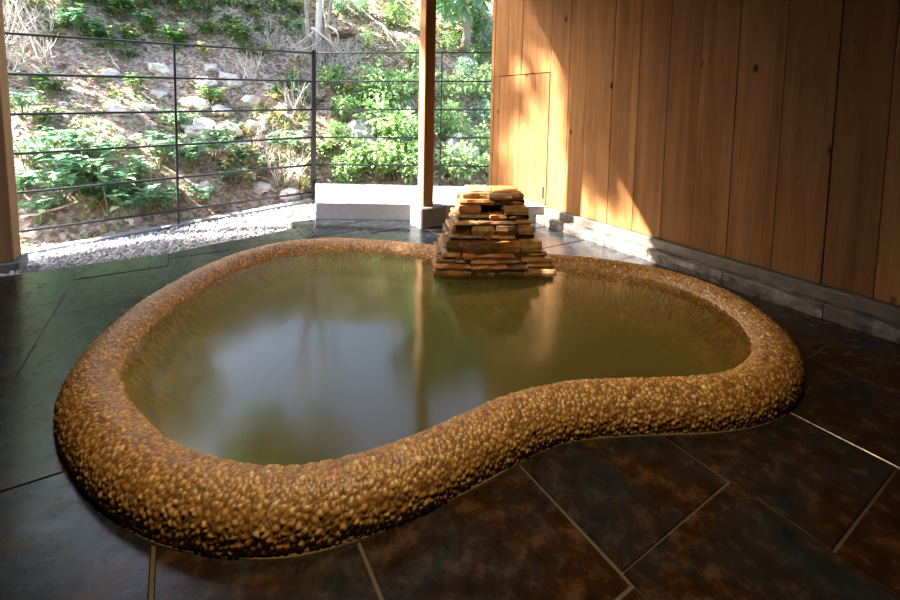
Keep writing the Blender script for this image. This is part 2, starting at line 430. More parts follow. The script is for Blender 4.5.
rim['label'] = 'rounded rim of orange brown pebbles'
under(rim, tub)
# basin
secs = [(-A - .085, -.09), (-.25, -.14), (-.33, -.23), (-.41, -.35), (-.47, -.47)]
def soft_loop(d, z):
    l = offset_loop(line, d, z)
    for _ in range(int(max(0, -d - .25) * 400)): l = [(l[i - 1] + l[i] * 2 + l[(i + 1) % 240]) / 4 for i in range(240)]
    return l
bm = bmesh.new(); rings = []
for d, z in secs:
    rings.append([bm.verts.new(p) for p in soft_loop(d, z)])
for a, b in zip(rings[:-1], rings[1:]):
    for i in range(240): bm.faces.new((a[i], a[(i + 1) % 240], b[(i + 1) % 240], b[i]))
bm.faces.new(rings[-1]); bmesh.ops.triangulate(bm, faces=[f for f in bm.faces if len(f.verts) > 4])
basin = from_bm('basin', bm, None)
def mat_basin():
    t = NT('basin_pebbles'); v = t.coord(); vo = t.n('ShaderNodeTexVoronoi', {'Vector': v, 'Scale': SCL})
    sp = t.n('ShaderNodeSeparateColor', {'Color': vo.outputs['Color']})
    c = t.ramp(sp.outputs[0], [(0, (.2, .09, .03)), (.5, (.45, .24, .08)), (1, (.55, .34, .14))])
    t.pbsdf(c, .6, t.bump(vo.outputs['Distance'], .6, .01)); return t.m
basin.data.materials.clear(); basin.data.materials.append(mat_basin()); under(basin, tub)
# thin mortar collar where the rim meets the slabs
bm = bmesh.new(); rings = []
for d, z in ((.09, -.01), (.09, .010), (.104, .007), (.112, .004), (.115, -.01)):
    l = offset_loop(line, d, z); ns = normals(line)
    rings.append([bm.verts.new(p + Vector((ns[i].x, ns[i].y, 0)) * (noise.noise(Vector((i * .13, 0, 0))) * .012 if z < .0055 else 0)) for i, p in enumerate(l)])
for a, b in zip(rings[:-1], rings[1:]):
    for i in range(240): bm.faces.new((a[i], a[(i + 1) % 240], b[(i + 1) % 240], b[i]))
under(from_bm('mortar_collar', bm, M_MORTAR), tub)
# the water
bm = bmesh.new(); rings = []
for d, z in ((-.082, ZW), (-.092, ZC), (-.135, -.05), (-.18, -.10), (-.24, -.15), (-.32, -.24), (-.40, -.36), (-.46, -.475)):
    rings.append([bm.verts.new(p) for p in soft_loop(d, z)])
for a, b in zip(rings[:-1], rings[1:]):
    for i in range(240): bm.faces.new((a[i], a[(i + 1) % 240], b[(i + 1) % 240], b[i]))
f1 = bm.faces.new(rings[0]); f2 = bm.faces.new(rings[-1])
bmesh.ops.triangulate(bm, faces=[f1, f2])
water = from_bm('bath_water', bm, M_WATER)
tag(water, 'still murky green hot spring water filling the pebble rimmed bath', 'water', kind='stuff')

# cut the floor away under the bath
cut_bm = bmesh.new(); prism(cut_bm, offset_loop(line, -.02, 0), -1.0, .5)
bmesh.ops.recalc_face_normals(cut_bm, faces=cut_bm.faces)
cut_me = bpy.data.meshes.new('cut'); cut_bm.to_mesh(cut_me); cut_bm.free(); cutter = bpy.data.objects.new('cut', cut_me); COL.objects.link(cutter)
for o in (floor, bpy.data.objects['floor_grout_bed']):
    md = o.modifiers.new('cut', 'BOOLEAN'); md.operation = 'DIFFERENCE'; md.object = cutter; md.solver = 'EXACT'
    ev = o.evaluated_get(bpy.context.evaluated_depsgraph_get()); nm = bpy.data.meshes.new_from_object(ev)
    o.modifiers.clear(); o.data = nm
bpy.data.objects.remove(cutter)

# ------------------------------------------------------------------ stacked stone spout
sp_c = Vector((.315, 3.21)); sp_rot = math.radians(4)
spout = empty('stone_spout', (sp_c.x, sp_c.y, .05), 'stepped stack of flat orange and brown stones pouring water at the bath edge', 'water spout')
def spt(x, y, z):
    c, s = math.cos(sp_rot), math.sin(sp_rot)
    return Vector((sp_c.x + x * c - y * s, sp_c.y + x * s + y * c, z))
# (z0, z1, half width left, half width right, half depth)
layers = [(.05, .10, .425, .42, .295), (.10, .13, .43, .41, .29), (.13, .165, .405, .40, .275), (.165, .205, .375, .36, .265), (.205, .285, .35, .325, .245),
          (.285, .32, .32, .28, .232), (.32, .385, .30, .27, .22), (.385, .415, .285, .265, .21), (.415, .455, .27, .255, .20),
          (.455, .515, .26, .24, .19), (.515, .555, .245, .225, .175), (.555, .60, .23, .21, .16)]
def slab_stone(x0, x1, y0, y1, z0, z1, mat):
    bm = bmesh.new(); pts = []
    # irregular outline: corners plus a few chipped points on each side
    cs = [(x0, y0), (x1, y0), (x1, y1), (x0, y1)]
    for i in range(4):
        a, b = cs[i], cs[(i + 1) % 4]
        ln = math.hypot(b[0] - a[0], b[1] - a[1]); n = max(2, int(ln / .05))
        for k in range(n):
            f = (k + R.uniform(-.2, .2) * (k > 0)) / n
            pts.append((a[0] + (b[0] - a[0]) * f + R.uniform(-.008, .008), a[1] + (b[1] - a[1]) * f + R.uniform(-.008, .008)))
    n = len(pts)
    zt = R.uniform(-.004, .004)
    mx, my = (x0 + x1) / 2, (y0 + y1) / 2
    rr = []
    for (z, ins) in ((z0 + .002, .006), ((z0 + z1) / 2, -.003), (z1 - .003, .003), (z1 - .0005, .010)):
        rr.append([bm.verts.new(spt(p[0] + (mx - p[0]) / max(.05, abs(mx - p[0])) * min(ins, abs(mx - p[0])) + R.uniform(-.003, .003), p[1] + (my - p[1]) / max(.05, abs(my - p[1])) * min(ins, abs(my - p[1])) + R.uniform(-.003, .003), z + (zt if z > z0 + .01 else 0))) for p in pts])
    for a, b in zip(rr[:-1], rr[1:]):
        for i in range(n): bm.faces.new((a[i], a[(i + 1) % n], b[(i + 1) % n], b[i]))
    fa = bm.faces.new(rr[0]); fb = bm.faces.new(rr[-1]); bmesh.ops.triangulate(bm, faces=[fa, fb])
    return under(from_bm('stone', bm, mat), spout)
for li, (z0, z1, wl, wr, hd) in enumerate(layers):
    th_ = .13
    # front row
    x = -wl; cuts = [x]
    while x < wr - .09:
        x += R.uniform(.10, .27)
        cuts.append(wr if x > wr - .09 else x)
    if cuts[-1] < wr: cuts.append(wr)
    slot = li == 9
    if slot: cuts = [-wl, -.105, .055, wr]
    for ci, (a, b) in enumerate(zip(cuts[:-1], cuts[1:])):
        if slot and ci == 1: continue
        edge = .035 if (ci == 0 or ci == len(cuts) - 2) else 0
        m = M_ST[R.choices((0, 1, 2), (4, 4, 3))[0]]
        slab_stone(a + .002, b - .002, -hd + edge * R.uniform(.6, 1.2) + R.uniform(-.028, .022), -hd + th_ + R.uniform(0, .03), z0, z1, m)
    # sides and back
    for s, wx in ((-1, wl), (1, wr)):
        ym = R.uniform(-.02, .06)
        for (ya, yb) in ((-hd + th_ + .03, ym), (ym + .004, hd)):
            e = R.uniform(-.015, .012) - .012
            xa, xb = (-wx - e, -wx + .12) if s < 0 else (wx - .12, wx + e)
            slab_stone(min(xa, xb), max(xa, xb), ya, yb, z0, z1, M_ST[R.choices((0, 1, 2), (3, 5, 2))[0]])
    if li % 2 == 0: slab_stone(-wl + .12, wr - .12, hd - .11, hd, z0, layers[min(li + 1, 11)][1] if li < 11 else z1, M_ST[1])
slab_stone(-.19, -.01, -.10, .15, .585, .612, M_ST[1]); slab_stone(-.005, .185, -.10, .15, .58, .612, M_ST[0])
bm = bmesh.new()
for (za, zb, k) in ((.05, .20, .28), (.20, .41, .19), (.41, .585, .10)):
    ps = [spt(x, y, z) for z in (za, zb) for x, y in ((-k, -k * .55), (k, -k * .55), (k, k * .55), (-k, k * .55))]
    hexa(bm, ps)
under(from_bm('core', bm, M_GAP), spout)

# ------------------------------------------------------------------ posts, ledge, gravel strip, kerb
pc = atz(423, 207, .2); pu, pw = UW(pc)
bm = bmesh.new(); box(bm, pu - .06, pu + .19, pw - .05, pw + .25, -.02, .2, .012)
pb = from_bm('pillar_base_stone', bm, M_BLOCK, origin=P(pu + .06, pw + .1, 0)); tag(pb, 'rough grey stone block under the slim timber pillar', 'stone base')
bm = bmesh.new(); box(bm, pu, pu + .125, pw, pw + .118, .199, 2.68, .006)
pil = from_bm('timber_pillar', bm, M_POST, origin=P(pu + .06, pw + .06, .2)); tag(pil, 'slim square timber pillar standing on grey stone block before the railing', 'pillar')
lp = atz(15, 261, .03); lu, lw = UW(lp)
bm = bmesh.new(); hexa(bm, [P(u, w - (.045 if z > 1 else 0), z) for z in (.03, 2.68) for u, w in ((lu - .02, lw - .22), (lu + .16, lw - .22), (lu + .16, lw), (lu - .02, lw))], .006)
lpo = from_bm('timber_post', bm, M_POST, origin=P(lu + .08, lw - .1, .03)); tag(lpo, 'brown timber post cut off by left edge of view, on gravel', 'post')
bm = bmesh.new(); box(bm, lu - .04, lu + .20, lw - .25, lw + .03, -.06, .03, .01)
tag(from_bm('post_base_stone', bm, M_BLOCK, origin=P(lu + .08, lw - .1, -.06)), 'low grey stone under the brown timber post at gravel end', 'stone base')
# fence line
C0 = Vector((-1.79, 5.75)); FDIR = Vector((math.sin(math.radians(51.5)), math.cos(math.radians(51.5))))
BDIR = Vector((math.sin(math.radians(92.5)), math.cos(math.radians(92.5))))
def fl(s): return C0 - FDIR * s          # along left run, s metres from the corner
def fb(s): return C0 + BDIR * s
# ledge of pale stone
la = atz(316, 219, 0).xy; lb = Vector((.98, 4.60))
bm = bmesh.new()
prism(bm, [la, Vector((1.04, 4.60)), P(4.425, 3.315).xy, P(4.44, 3.40).xy, fb(2.35), fb(.04) + Vector((0, -.06)), Vector((-1.62, 5.3))], -.1, .185, .012)
tag(from_bm('stone_ledge', bm, M_LEDGE), 'pale stone ledge below back railing, sunlit on top', 'ledge')
# gravel strip: bed plus loose stones
bed = [P(4.0, -1.25).xy, P(4.02, .2).xy, P(4.3, 1.0).xy, P(4.62, 1.3).xy, Vector((-1.5, 5.4)), fl(.1), fl(1.5), fl(3.4)]
bm = bmesh.new(); bz = [-.055, -.055, -.055, -.055, -.08, -.115, -.21, -.33]
top_ = [bm.verts.new((p[0], p[1], z)) for p, z in zip(bed, bz)]; bot_ = [bm.verts.new((p[0], p[1], -.6)) for p in bed]
for i in range(8): bm.faces.new((top_[i], top_[(i + 1) % 8], bot_[(i + 1) % 8], bot_[i]))
bmesh.ops.triangulate(bm, faces=[bm.faces.new(top_), bm.faces.new(bot_)])
tag(from_bm('gravel_bed', bm, M_KERB), kind='structure')
def inside(p, poly):
    c = False
    for i in range(len(poly)):
        a, b = poly[i - 1], poly[i]
        if (a[1] > p[1]) != (b[1] > p[1]) and p[0] < (b[0] - a[0]) * (p[1] - a[1]) / (b[1] - a[1]) + a[0]: c = not c
    return c
ico = bmesh.new(); bmesh.ops.create_icosphere(ico, subdivisions=1, radius=1.0)
ICV = [v.co.copy() for v in ico.verts]; ICF = [[v.index for v in f.verts] for f in ico.faces]; ico.free()
vs, fs = [], []
xs = [p[0] for p in bed]; ys = [p[1] for p in bed]
cnt = 0
while cnt < 9000:
    p = (R.uniform(min(xs), max(xs)), R.uniform(min(ys), max(ys)))
    if not inside(p, bed): continue
    u, w = UW(Vector((p[0], p[1], 0)))
    if u < gravel_edge(w) + R.uniform(-.06, .05): continue
    cnt += 1
    s = R.uniform(.008, .017); m = Matrix.Rotation(R.uniform(0, 6.28), 3, Vector((R.gauss(0, 1), R.gauss(0, 1), R.gauss(0, 1))).normalized()) @ Matrix.Diagonal((s * R.uniform(.8, 1.4), s, s * R.uniform(.5, .85)))
    b0 = len(vs); du = max(0, u - gravel_edge(w)); pv = Vector((C0.x - p[0], C0.y - p[1])); ss = pv.dot(FDIR); df = max(0.0, abs(pv.x * FDIR.y - pv.y * FDIR.x)); f = du / (du + df + 1e-6); z = -.035 + R.uniform(0, .028) + f * (-.062 - .065 * max(0, ss))
    for v in ICV: vs.append(m @ v + Vector((p[0], p[1], z)))
    fs += [[b0 + i for i in f] for f in ICF]
g = from_py('gravel', vs, fs, M_GRAVEL); tag(g, 'strip of pale loose gravel between slate floor and left railing', 'gravel', kind='stuff')
# kerb under the left run
bm = bmesh.new(); pd = Vector((FDIR.y, -FDIR.x))
kp = [fl(-.1) + pd * .05, fl(4.2) + pd * .05, fl(4.2) - pd * .07, fl(-.1) - pd * .07]
hexa(bm, [(p.x, p.y, -.6) for p in kp] + [(p.x, p.y, z) for p, z in zip(kp, (-.035, -.313, -.313, -.035))], .008)
tag(from_bm('kerb', bm, M_KERB), 'low dark concrete kerb running under the left railing behind gravel', 'kerb')

# ------------------------------------------------------------------ railing
ZR = [1.866 - .363 * k for k in range(6)]
rail_o = empty('metal_railing', (C0.x, C0.y, -.1), 'dark steel railing of six thin horizontal bars around the garden side', 'railing')
def v3(p, z): return Vector((p[0], p[1], z))
for z in ZR:
    bm = bmesh.new(); tube(bm, [v3(fl(s), z - .028 * s) for s in (0, 1, 2, 3, 4.2)], .0125, 8); under(from_bm('rail', bm, M_STEEL, None, True), rail_o)
for z in ZR:
    bm = bmesh.new(); tube(bm, [v3(fb(s), z + .017 * s) for s in (0, 1, 2.6)], .0095, 8); under(from_bm('rail', bm, M_STEEL, None, True), rail_o)
def post(p, h0, h1, r, d=None):
    bm = bmesh.new(); d = d or FDIR; q = Vector((d.y, -d.x))
    cs = [p + d * a * r + q * b * r for a, b in ((-1, -1), (1, -1), (1, 1), (-1, 1))]
    hexa(bm, [v3(c, z) for z in (h0, h1) for c in cs], .003)
    for z in ZR[:6]:
        if h1 - z > -.03: pass
    under(from_bm('post', bm, M_STEEL), rail_o)
post(C0, -.1, 1.90, .027)
# thin post at image x ~ 173: find s on left run
def s_at(px, run, z):
    lo, hi = 0.0, 4.0
    best = min((abs(proj(v3(run(k * .005), z))[0] - px), k * .005) for k in range(0, 860)); return best[1]
post(fl(s_at(176, fl, 1.0)), -.25, 1.866 - .028 * s_at(176, fl, 1.0), .012)
post(fb(s_at(441, fb, 1.0)), -.05, 1.89, .008, BDIR)
post(fl(4.1), -.05, 1.75, .012)

# ------------------------------------------------------------------ hillside
def hill_z(u, w):
    u0 = 5.95 - .10 * max(0, w - .5)
    d = u - u0
    dc = 5.0 + .6 * max(0, w - 2)
    b0 = -.24 - .03 * min(6, max(0, 1 - w))
    base = b0 if d < 0 else b0 + (d * .86 if d < dc else dc * .86 + (d - dc) * .05)
    p = Vector((u * .55, w * .55, 0))
    k = min(1, max(0, d + .3))
    return base + k * (.38 * noise.noise(p) + .14 * noise.noise(p * 3.1) + .05 * noise.noise(p * 8))
bm = bmesh.new(); us = [4.35 + i * .14 for i in range(60)] + [12.8 + i * .5 for i in range(16)]
ws = [-17 + j * .5 for j in range(20)] + [-7 + j * .16 for j in range(92)] + [7.9 + j * .5 for j in range(16)]
grid = [[bm.verts.new(P(u, w, hill_z(u, w) if u > 5.4 or w < -1.6 or w > 4 else -.26)) for w in ws] for u in us]
for i in range(len(us) - 1):
    for j in range(len(ws) - 1): bm.faces.new((grid[i][j], grid[i + 1][j], grid[i + 1][j + 1], grid[i][j + 1]))
hill = from_bm('hillside', bm, M_HILL, None, True); tag(hill, kind='structure')
def hill_at(px, py):
    d = ray(px, py).normalized(); s = 3.0
    while s < 40:
        q = CAM + d * s; u, w = UW(q)
        if u > 5.4 and q.z < hill_z(u, w): return Vector((q.x, q.y, hill_z(u, w)))
        s += .03
    return None
# leaves and plants ------------------------------------------------
def leaf(vs, fs, base, d, up, ln, wd):
    d = d.normalized(); s = d.cross(up)
    if s.length < 1e-3: s = d.orthogonal()
    s.normalize(); n = s.cross(d)
    b = len(vs)
    vs += [base, base + d * ln * .42 + s * wd * .5 + n * ln * .06, base + d * ln - n * ln * .12, base + d * ln * .42 - s * wd * .5 + n * ln * .06, base + d * ln * .5]
    fs += [(b, b + 1, b + 4), (b + 1, b + 2, b + 4), (b + 4, b + 2, b + 3), (b, b + 4, b + 3)]
def rv(r): 
    while True:
        v = Vector((r.uniform(-1, 1), r.uniform(-1, 1), r.uniform(-1, 1)))
        if .05 < v.length < 1: return v
def proto_mesh(name, vs, fs, mat):
    me = bpy.data.meshes.new(name); me.from_pydata([tuple(v) for v in vs], [], fs); me.materials.append(mat); me.update(); return me
def bm_mesh(name, bm, mat):
    me = bpy.data.meshes.new(name); bm.to_mesh(me); bm.free(); me.materials.append(mat); return me
def make_herb(seed, mat, nst=9, ln=.10, h=.38):
    r = random.Random(seed); vs, fs = [], []; bm = bmesh.new()
    for k in range(nst):
        a = r.uniform(0, 6.28); lean = r.uniform(.15, .8)
        top = Vector((math.cos(a) * lean * h, math.sin(a) * lean * h, h * r.uniform(.6, 1.1)))
        pts = [Vector((0, 0, -.06)), top * .5 + Vector((0, 0, .05 * h)), top]; tube(bm, pts, [.006, .005, .003], 5)
        for i in range(14):
            f = r.uniform(.3, 1.0); p = pts[1].lerp(top, (f - .3) / .7) if f > .3 else pts[0].lerp(pts[1], f)
            aa = r.uniform(0, 6.28); d = Vector((math.cos(aa), math.sin(aa), r.uniform(-.25, .5)))
            L = ln * r.uniform(.6, 1.25); leaf(vs, fs, p, d, ZZ, L, L * .62)
    return proto_mesh('foliage', vs, fs, mat), bm_mesh('stem', bm, M_STEM)
def make_bush(seed, mat, n=620, ln=.085, rx=.5, rz=.48):
    r = random.Random(seed); vs, fs = [], []; bm = bmesh.new()
    blobs = [(Vector((r.uniform(-.55, .55) * rx, r.uniform(-.55, .55) * rx, r.uniform(.45, 1.25) * rz)), r.uniform(.3, .55) * rx) for _ in range(9)]
    for c, q in blobs:
        tube(bm, [Vector((r.uniform(-.05, .05), r.uniform(-.05, .05), -.1)), c * .55 + rv(r) * .04, c], [.014, .010, .004], 5)
    for i in range(n):
        c, q = r.choice(blobs); o = rv(r).normalized() * q * r.uniform(.55, 1.0); p = c + o
        d = (o.normalized() + rv(r) * .7 + Vector((0, 0, -.1))); L = ln * r.uniform(.6, 1.3); leaf(vs, fs, p, d, ZZ + rv(r) * .4, L, L * .6)
    return proto_mesh('foliage', vs, fs, mat), bm_mesh('stem', bm, M_BARK)
def make_tuft(seed, mat, n=46, ln=.34):
    r = random.Random(seed); vs, fs = [], []
    for i in range(n):
        a = r.uniform(0, 6.28); e = r.uniform(.25, 1.3); L = ln * r.uniform(.5, 1.1); w = .010
        d = Vector((math.cos(a), math.sin(a), 0)); s = Vector((-d.y, d.x, 0)); b = len(vs); base = Vector((r.uniform(-.05, .05), r.uniform(-.05, .05), -.03))
        for k in range(4):
            f = k / 3; p = base + d * (L * math.cos(e) * f) + ZZ * (L * (math.sin(e) * f - .45 * f * f * math.cos(e)))
            vs += [p + s * w * (1 - f * .9), p - s * w * (1 - f * .9)]
        for k in range(3): fs.append((b + 2 * k, b + 2 * k + 1, b + 2 * k + 3, b + 2 * k + 2))
    return proto_mesh('grass_tuft', vs, fs, mat)
def make_brush(seed, mat, n=24, h=.8):
    r = random.Random(seed); bm = bmesh.new()
    for i in range(n):
        a = r.uniform(0, 6.28); b = Vector((r.uniform(-.22, .22), r.uniform(-.22, .22), -.08)); L = h * r.uniform(.45, 1.0)
        d = Vector((math.cos(a) * .5, math.sin(a) * .5, 1)).normalized(); pts = [b]
        for k in range(4): d = (d + rv(r) * .28).normalized(); pts.append(pts[-1] + d * L / 4)
        tube(bm, pts, [.007, .006, .005, .004, .002], 4)
        for _ in range(2):
            k = r.randint(1, 3); q = pts[k]; e = (d + rv(r) * .9).normalized(); tube(bm, [q, q + e * L * .2, q + (e + rv(r) * .3) * L * .36], [.004, .003, .0015], 4)
    return bm_mesh('dry_brush', bm, mat)
HERB_T = [make_herb(s, M_LEAF_T) for s in (1, 2, 3)]
HERB_D = [make_herb(s, M_LEAF_D, 9, .10, .33) for s in (4, 5)]
HERB_Y = [make_herb(s, M_LEAF_Y, 7, .08, .30) for s in (6, 7)]
BUSH_L = [make_bush(s, M_LEAF_L) for s in (8, 9, 10)]
BUSH_D = [make_bush(s, M_LEAF_D) for s in (11, 12)]
BUSH_T = [make_bush(s, M_LEAF_T) for s in (13, 14)]
TUFT = [make_tuft(s, M_LEAF_Y) for s in (15, 16)]
BRUSH = [make_brush(s, M_TWIG) for s in (17, 18, 19)]
KINDS = {'t': (HERB_T, 'leafy_herb', 'blue-green broadleaf herb', 'plant'), 'd': (HERB_D, 'leafy_herb', 'small dark green herb', 'plant'), 'y': (HERB_Y, 'leafy_herb', 'small yellow-green herb', 'plant'),
         'L': (BUSH_L, 'bush', 'bright light green bush', 'bush'), 'D': (BUSH_D, 'bush', 'deep green bush', 'bush'), 'T': (BUSH_T, 'bush', 'blue-green bush', 'bush'),
         'g': (TUFT, 'grass_tuft', 'yellow-green tuft of long grass', 'grass tuft'), 'b': (BRUSH, 'dry_brush', 'clump of pale dry stems', 'dry brush')}
items = []   # (kind, px, py, scale)
def add(kind, px, py, s=1.0): items.append((kind, px, py, s))
for a in [(28, 172, 1.15), (55, 178, 1.3), (85, 196, 1.5), (110, 212, 1.35), (62, 205, 1.2), (125, 225, 1.2), (40, 225, .9), (160, 166, 1.1), (190, 172, .9), (215, 160, .9), (24, 118, .9), (185, 132, 1.0), (290, 158, 1.0), (232, 186, .8), (265, 176, .8), (98, 168, 1.0), (140, 190, 1.0), (20, 200, .9), (70, 155, .9), (170, 212, .8), (205, 205, .7)]: add('t', *a)
for a in [(50, 100, .9), (35, 92, .8), (135, 92, .8), (70, 28, 1.0), (95, 40, 1.0), (120, 22, 1.0), (150, 34, 1.1), (175, 46, 1.0), (110, 55, .8), (205, 20, 1.0), (235, 40, .9), (330, 160, .9), (345, 178, .9), (128, 62, .7), (40, 130, .8), (95, 212, .9), (250, 60, .8), (275, 100, .8)]: add('d', *a)
for a in [(95, 190, .9), (150, 38, .8), (215, 36, .8), (265, 62, 1.0), (288, 86, 1.1), (275, 125, .9), (225, 178, 1.0), (255, 190, 1.1), (365, 88, 1.1), (345, 100, 1.1), (388, 84, 1.0), (300, 70, .9), (85, 222, .8), (205, 60, .9), (240, 165, .9), (185, 200, .8), (312, 170, .9)]: add('y', *a)
for a in [(395, 118, 1.15), (385, 148, 1.0), (408, 160, 1.1), (398, 182, 1.0), (452, 108, 1.0), (445, 140, .9), (478, 160, .85), (375, 178, .8), (368, 48, .55), (455, 182, .9), (484, 100, .9), (350, 186, .6), (410, 100, .9)]: add('L', *a)
for a in [(398, 30, .9), (470, 40, 1.0), (448, 55, .8), (20, 12, .6), (235, 8, .8), (180, 10, .9), (140, 8, .8), (100, 8, .8), (280, 14, .8), (482, 70, .8), (463, 24, 1.0), (60, 6, .7), (210, 6, .8)]: add('D', *a)
for a in [(445, 14, 1.0), (475, 14, 1.1), (490, 55, .9), (465, 82, .7), (360, 18, .6), (488, 130, .8), (340, 14, .5)]: add('T', *a)
for a in [(220, 100, .8), (262, 110, .9), (250, 135, .9), (280, 142, .8), (300, 120, .9), (150, 210, .8), (55, 150, .8), (120, 150, .7), (85, 125, .7), (380, 66, .9), (330, 78, .9), (300, 188, .8)]: add('g', *a)
for a in [(12, 40, 1.1), (28, 60, 1.0), (8, 72, .9), (45, 30, .9), (268, 50, .9), (250, 80, .8), (296, 110, .9), (335, 70, .9), (285, 180, .8), (262, 158, .7), (310, 62, 1.0), (345, 62, .9), (12, 20, 1.0)]: add('b', *a)
rp = random.Random(5)
for k in range(34): add(rp.choice('ddyt'), rp.uniform(50, 305), rp.uniform(2, 50), rp.uniform(.8, 1.15))
for k in range(12): add(rp.choice('ydtg'), rp.uniform(185, 308), rp.uniform(60, 190), rp.uniform(.7, 1.0))
for a in [(332, 92, .7), (340, 120, .6), (362, 110, .7), (335, 150, .6), (356, 172, .6)]: add('D', *a)
for a in [(420, 70, .8), (380, 104, .9), (490, 178, .7)]: add('L', *a)
def where(px, py, q):
    h = 'right of the timber pillar' if px > 433 else 'between corner post and timber pillar' if px > 316 else 'between thin post and corner post' if px > 173 else 'left of the thin fence post'
    return h
GROUPS = {'t': 'broad leaved herbs on the hillside', 'd': 'dark green herbs on the hillside', 'y': 'yellow-green herbs on the hillside', 'L': 'light green bushes on the hillside', 'D': 'deep green bushes on the hillside', 'T': 'blue-green bushes on the hillside', 'g': 'grass tufts on the hillside', 'b': 'clumps of dry stems on the hillside'}
def band(px, py):
    ys = []
    for k, z in enumerate(ZR):
        q = min(((abs(proj(v3(p, z))[0] - px), proj(v3(p, z))[1]) for p in [fl(s * .1) for s in range(43)] + [fb(s * .1) for s in range(27)]))[1]
        ys.append(q)
    names = ['above top rail', 'below top rail', 'below second rail', 'below third rail', 'below fourth rail', 'below fifth rail', 'below lowest rail']
    k = sum(1 for y in ys if py > y); return names[k]
buckets = {}
placed = []
ZONE = [(0, 173, 'left of thin post'), (173, 316, 'between thin and corner posts'), (316, 433, 'between corner post and pillar'), (433, 900, 'right of timber pillar')]
ORD = ['first', 'second', 'third', 'fourth', 'fifth', 'sixth', 'seventh', 'eighth', 'ninth', 'tenth', 'eleventh', 'twelfth', 'thirteenth', 'fourteenth', 'fifteenth', 'sixteenth', 'seventeenth', 'eighteenth', 'nineteenth', 'twentieth']
for kind, px, py, s in items:
    q = hill_at(px, py)
    if q is None: continue
    placed.append((kind, px, py, s, q, band(px, py - 6), next(z for a, b, z in ZONE if a <= px < b)))
for it in placed: buckets.setdefault((it[0], it[5], it[6]), []).append(it)
def dup(root_name, meshes, loc, rz, s, label, cat, group, tilt=None):
    rot = Matrix.Rotation(rz, 4, 'Z')
    if len(meshes) == 1:
        o = bpy.data.objects.new(root_name, meshes[0]); COL.objects.link(o)
    else:
        o = bpy.data.objects.new(root_name, None); COL.objects.link(o); o.empty_display_size = .1
        for m in meshes:
            c = bpy.data.objects.new(m.name.split('.')[0], m); COL.objects.link(c); c.parent = o
    o.location = loc; o.rotation_euler = (R.uniform(-.12, .12), R.uniform(-.12, .12), rz); o.scale = (s, s, s)
    tag(o, label, cat, group); return o
for (kind, bnd, zone), lst in buckets.items():
    lst.sort(key=lambda t: t[1])
    protos, nm, desc, cat = KINDS[kind]
    for i, it in enumerate(lst):
        lab = f'{desc} {bnd}, {zone}'
        if len(lst) > 1: lab = f'{desc} {bnd}, {ORD[i]} from left, {zone}'
        m = protos[(i + len(bnd)) % len(protos)]
        dup(nm, m if isinstance(m, tuple) else (m,), it[4], R.uniform(0, 6.28), it[3] * R.uniform(.92, 1.08), lab, cat, GROUPS[kind])

# leaf litter and undergrowth: nobody could count them
vs, fs = [], []
def scatter(n, fn):
    k = 0
    while k < n:
        px, py = R.uniform(-120, 620), R.uniform(-50, 236)
        u = None
        w = R.uniform(-7.5, 7.0); u = R.uniform(5.5, 12.5)
        q = P(u, w, hill_z(u, w)); fn(q, u, w); k += 1
def lit(q, u, w):
    a = R.uniform(0, 6.28); d = Vector((math.cos(a), math.sin(a), R.uniform(-.2, .6))); L = R.uniform(.05, .11)
    leaf(vs, fs, q + ZZ * R.uniform(0, .025), d, ZZ + rv(R) * .5, L, L * R.uniform(.45, .75))
scatter(15000, lit)
tag(from_py('leaf_litter', vs, fs, M_LITTER), 'pinkish brown dry leaf litter covering the steep bank', 'leaf litter', kind='stuff')
vs, fs = [], []
def grn(q, u, w):
    if (u < 8.6 or R.random() < .25) and noise.noise(Vector((u * .9, w * .9, 4))) < -.05 and R.random() < .75: return
    for _ in range(3):
        a = R.uniform(0, 6.28); d = Vector((math.cos(a), math.sin(a), R.uniform(.1, .9))); L = R.uniform(.05, .09)
        leaf(vs, fs, q + ZZ * R.uniform(0, .08) + rv(R) * .04, d, ZZ, L, L * .6)
scatter(9000, grn)
tag(from_py('undergrowth', vs, fs, M_LEAF_D), 'scattered tiny green leaves sprouting through the leaf litter', 'undergrowth', kind='stuff')

# rocks
def rock(px, py, s, mat, nm, label, group, flat=.6):
    q = hill_at(px, py)
    if q is None: return
    bm = bmesh.new(); bmesh.ops.create_icosphere(bm, subdivisions=3, radius=1.0)
    o = Vector((px * .37, py * .21, 1)); sx = R.uniform(.8, 1.3)
    for v in bm.verts:
        c = v.co.copy(); k = 1 + .45 * noise.noise(c * 1.5 + o) + .25 * noise.noise(c * 3.4 + o) + .1 * noise.noise(c * 8 + o)
        v.co = Vector((c.x * s * sx * k, c.y * s * k, c.z * s * flat * k))
    r = from_bm(nm, bm, mat); r.location = q - ZZ * s * .05; r.rotation_euler = (R.uniform(-.2, .2) + .35, R.uniform(-.2, .2), R.uniform(0, 3))
    tag(r, label, 'rock', group)
rocks = [(112, 74, .13), (162, 72, .22), (158, 96, .17), (205, 84, .20), (196, 104, .2), (232, 82, .24), (200, 130, .26), (228, 132, .24), (222, 112, .18), (252, 104, .2), (118, 112, .2), (102, 140, .07), (120, 140, .08), (148, 142, .06), (258, 128, .22), (240, 148, .2), (285, 108, .15), (180, 118, .14), (248, 176, .13), (262, 188, .16), (290, 196, .16), (205, 188, .12), (135, 222, .10), (30, 236, .12), (145, 108, .12), (210, 68, .12), (130, 84, .08), (64, 104, .07), (270, 88, .14)]
rb = {}
for (px, py, s) in rocks: rb.setdefault((band(px, py), next(z for a, b, z in ZONE if a <= px < b)), []).append((px, py, s))
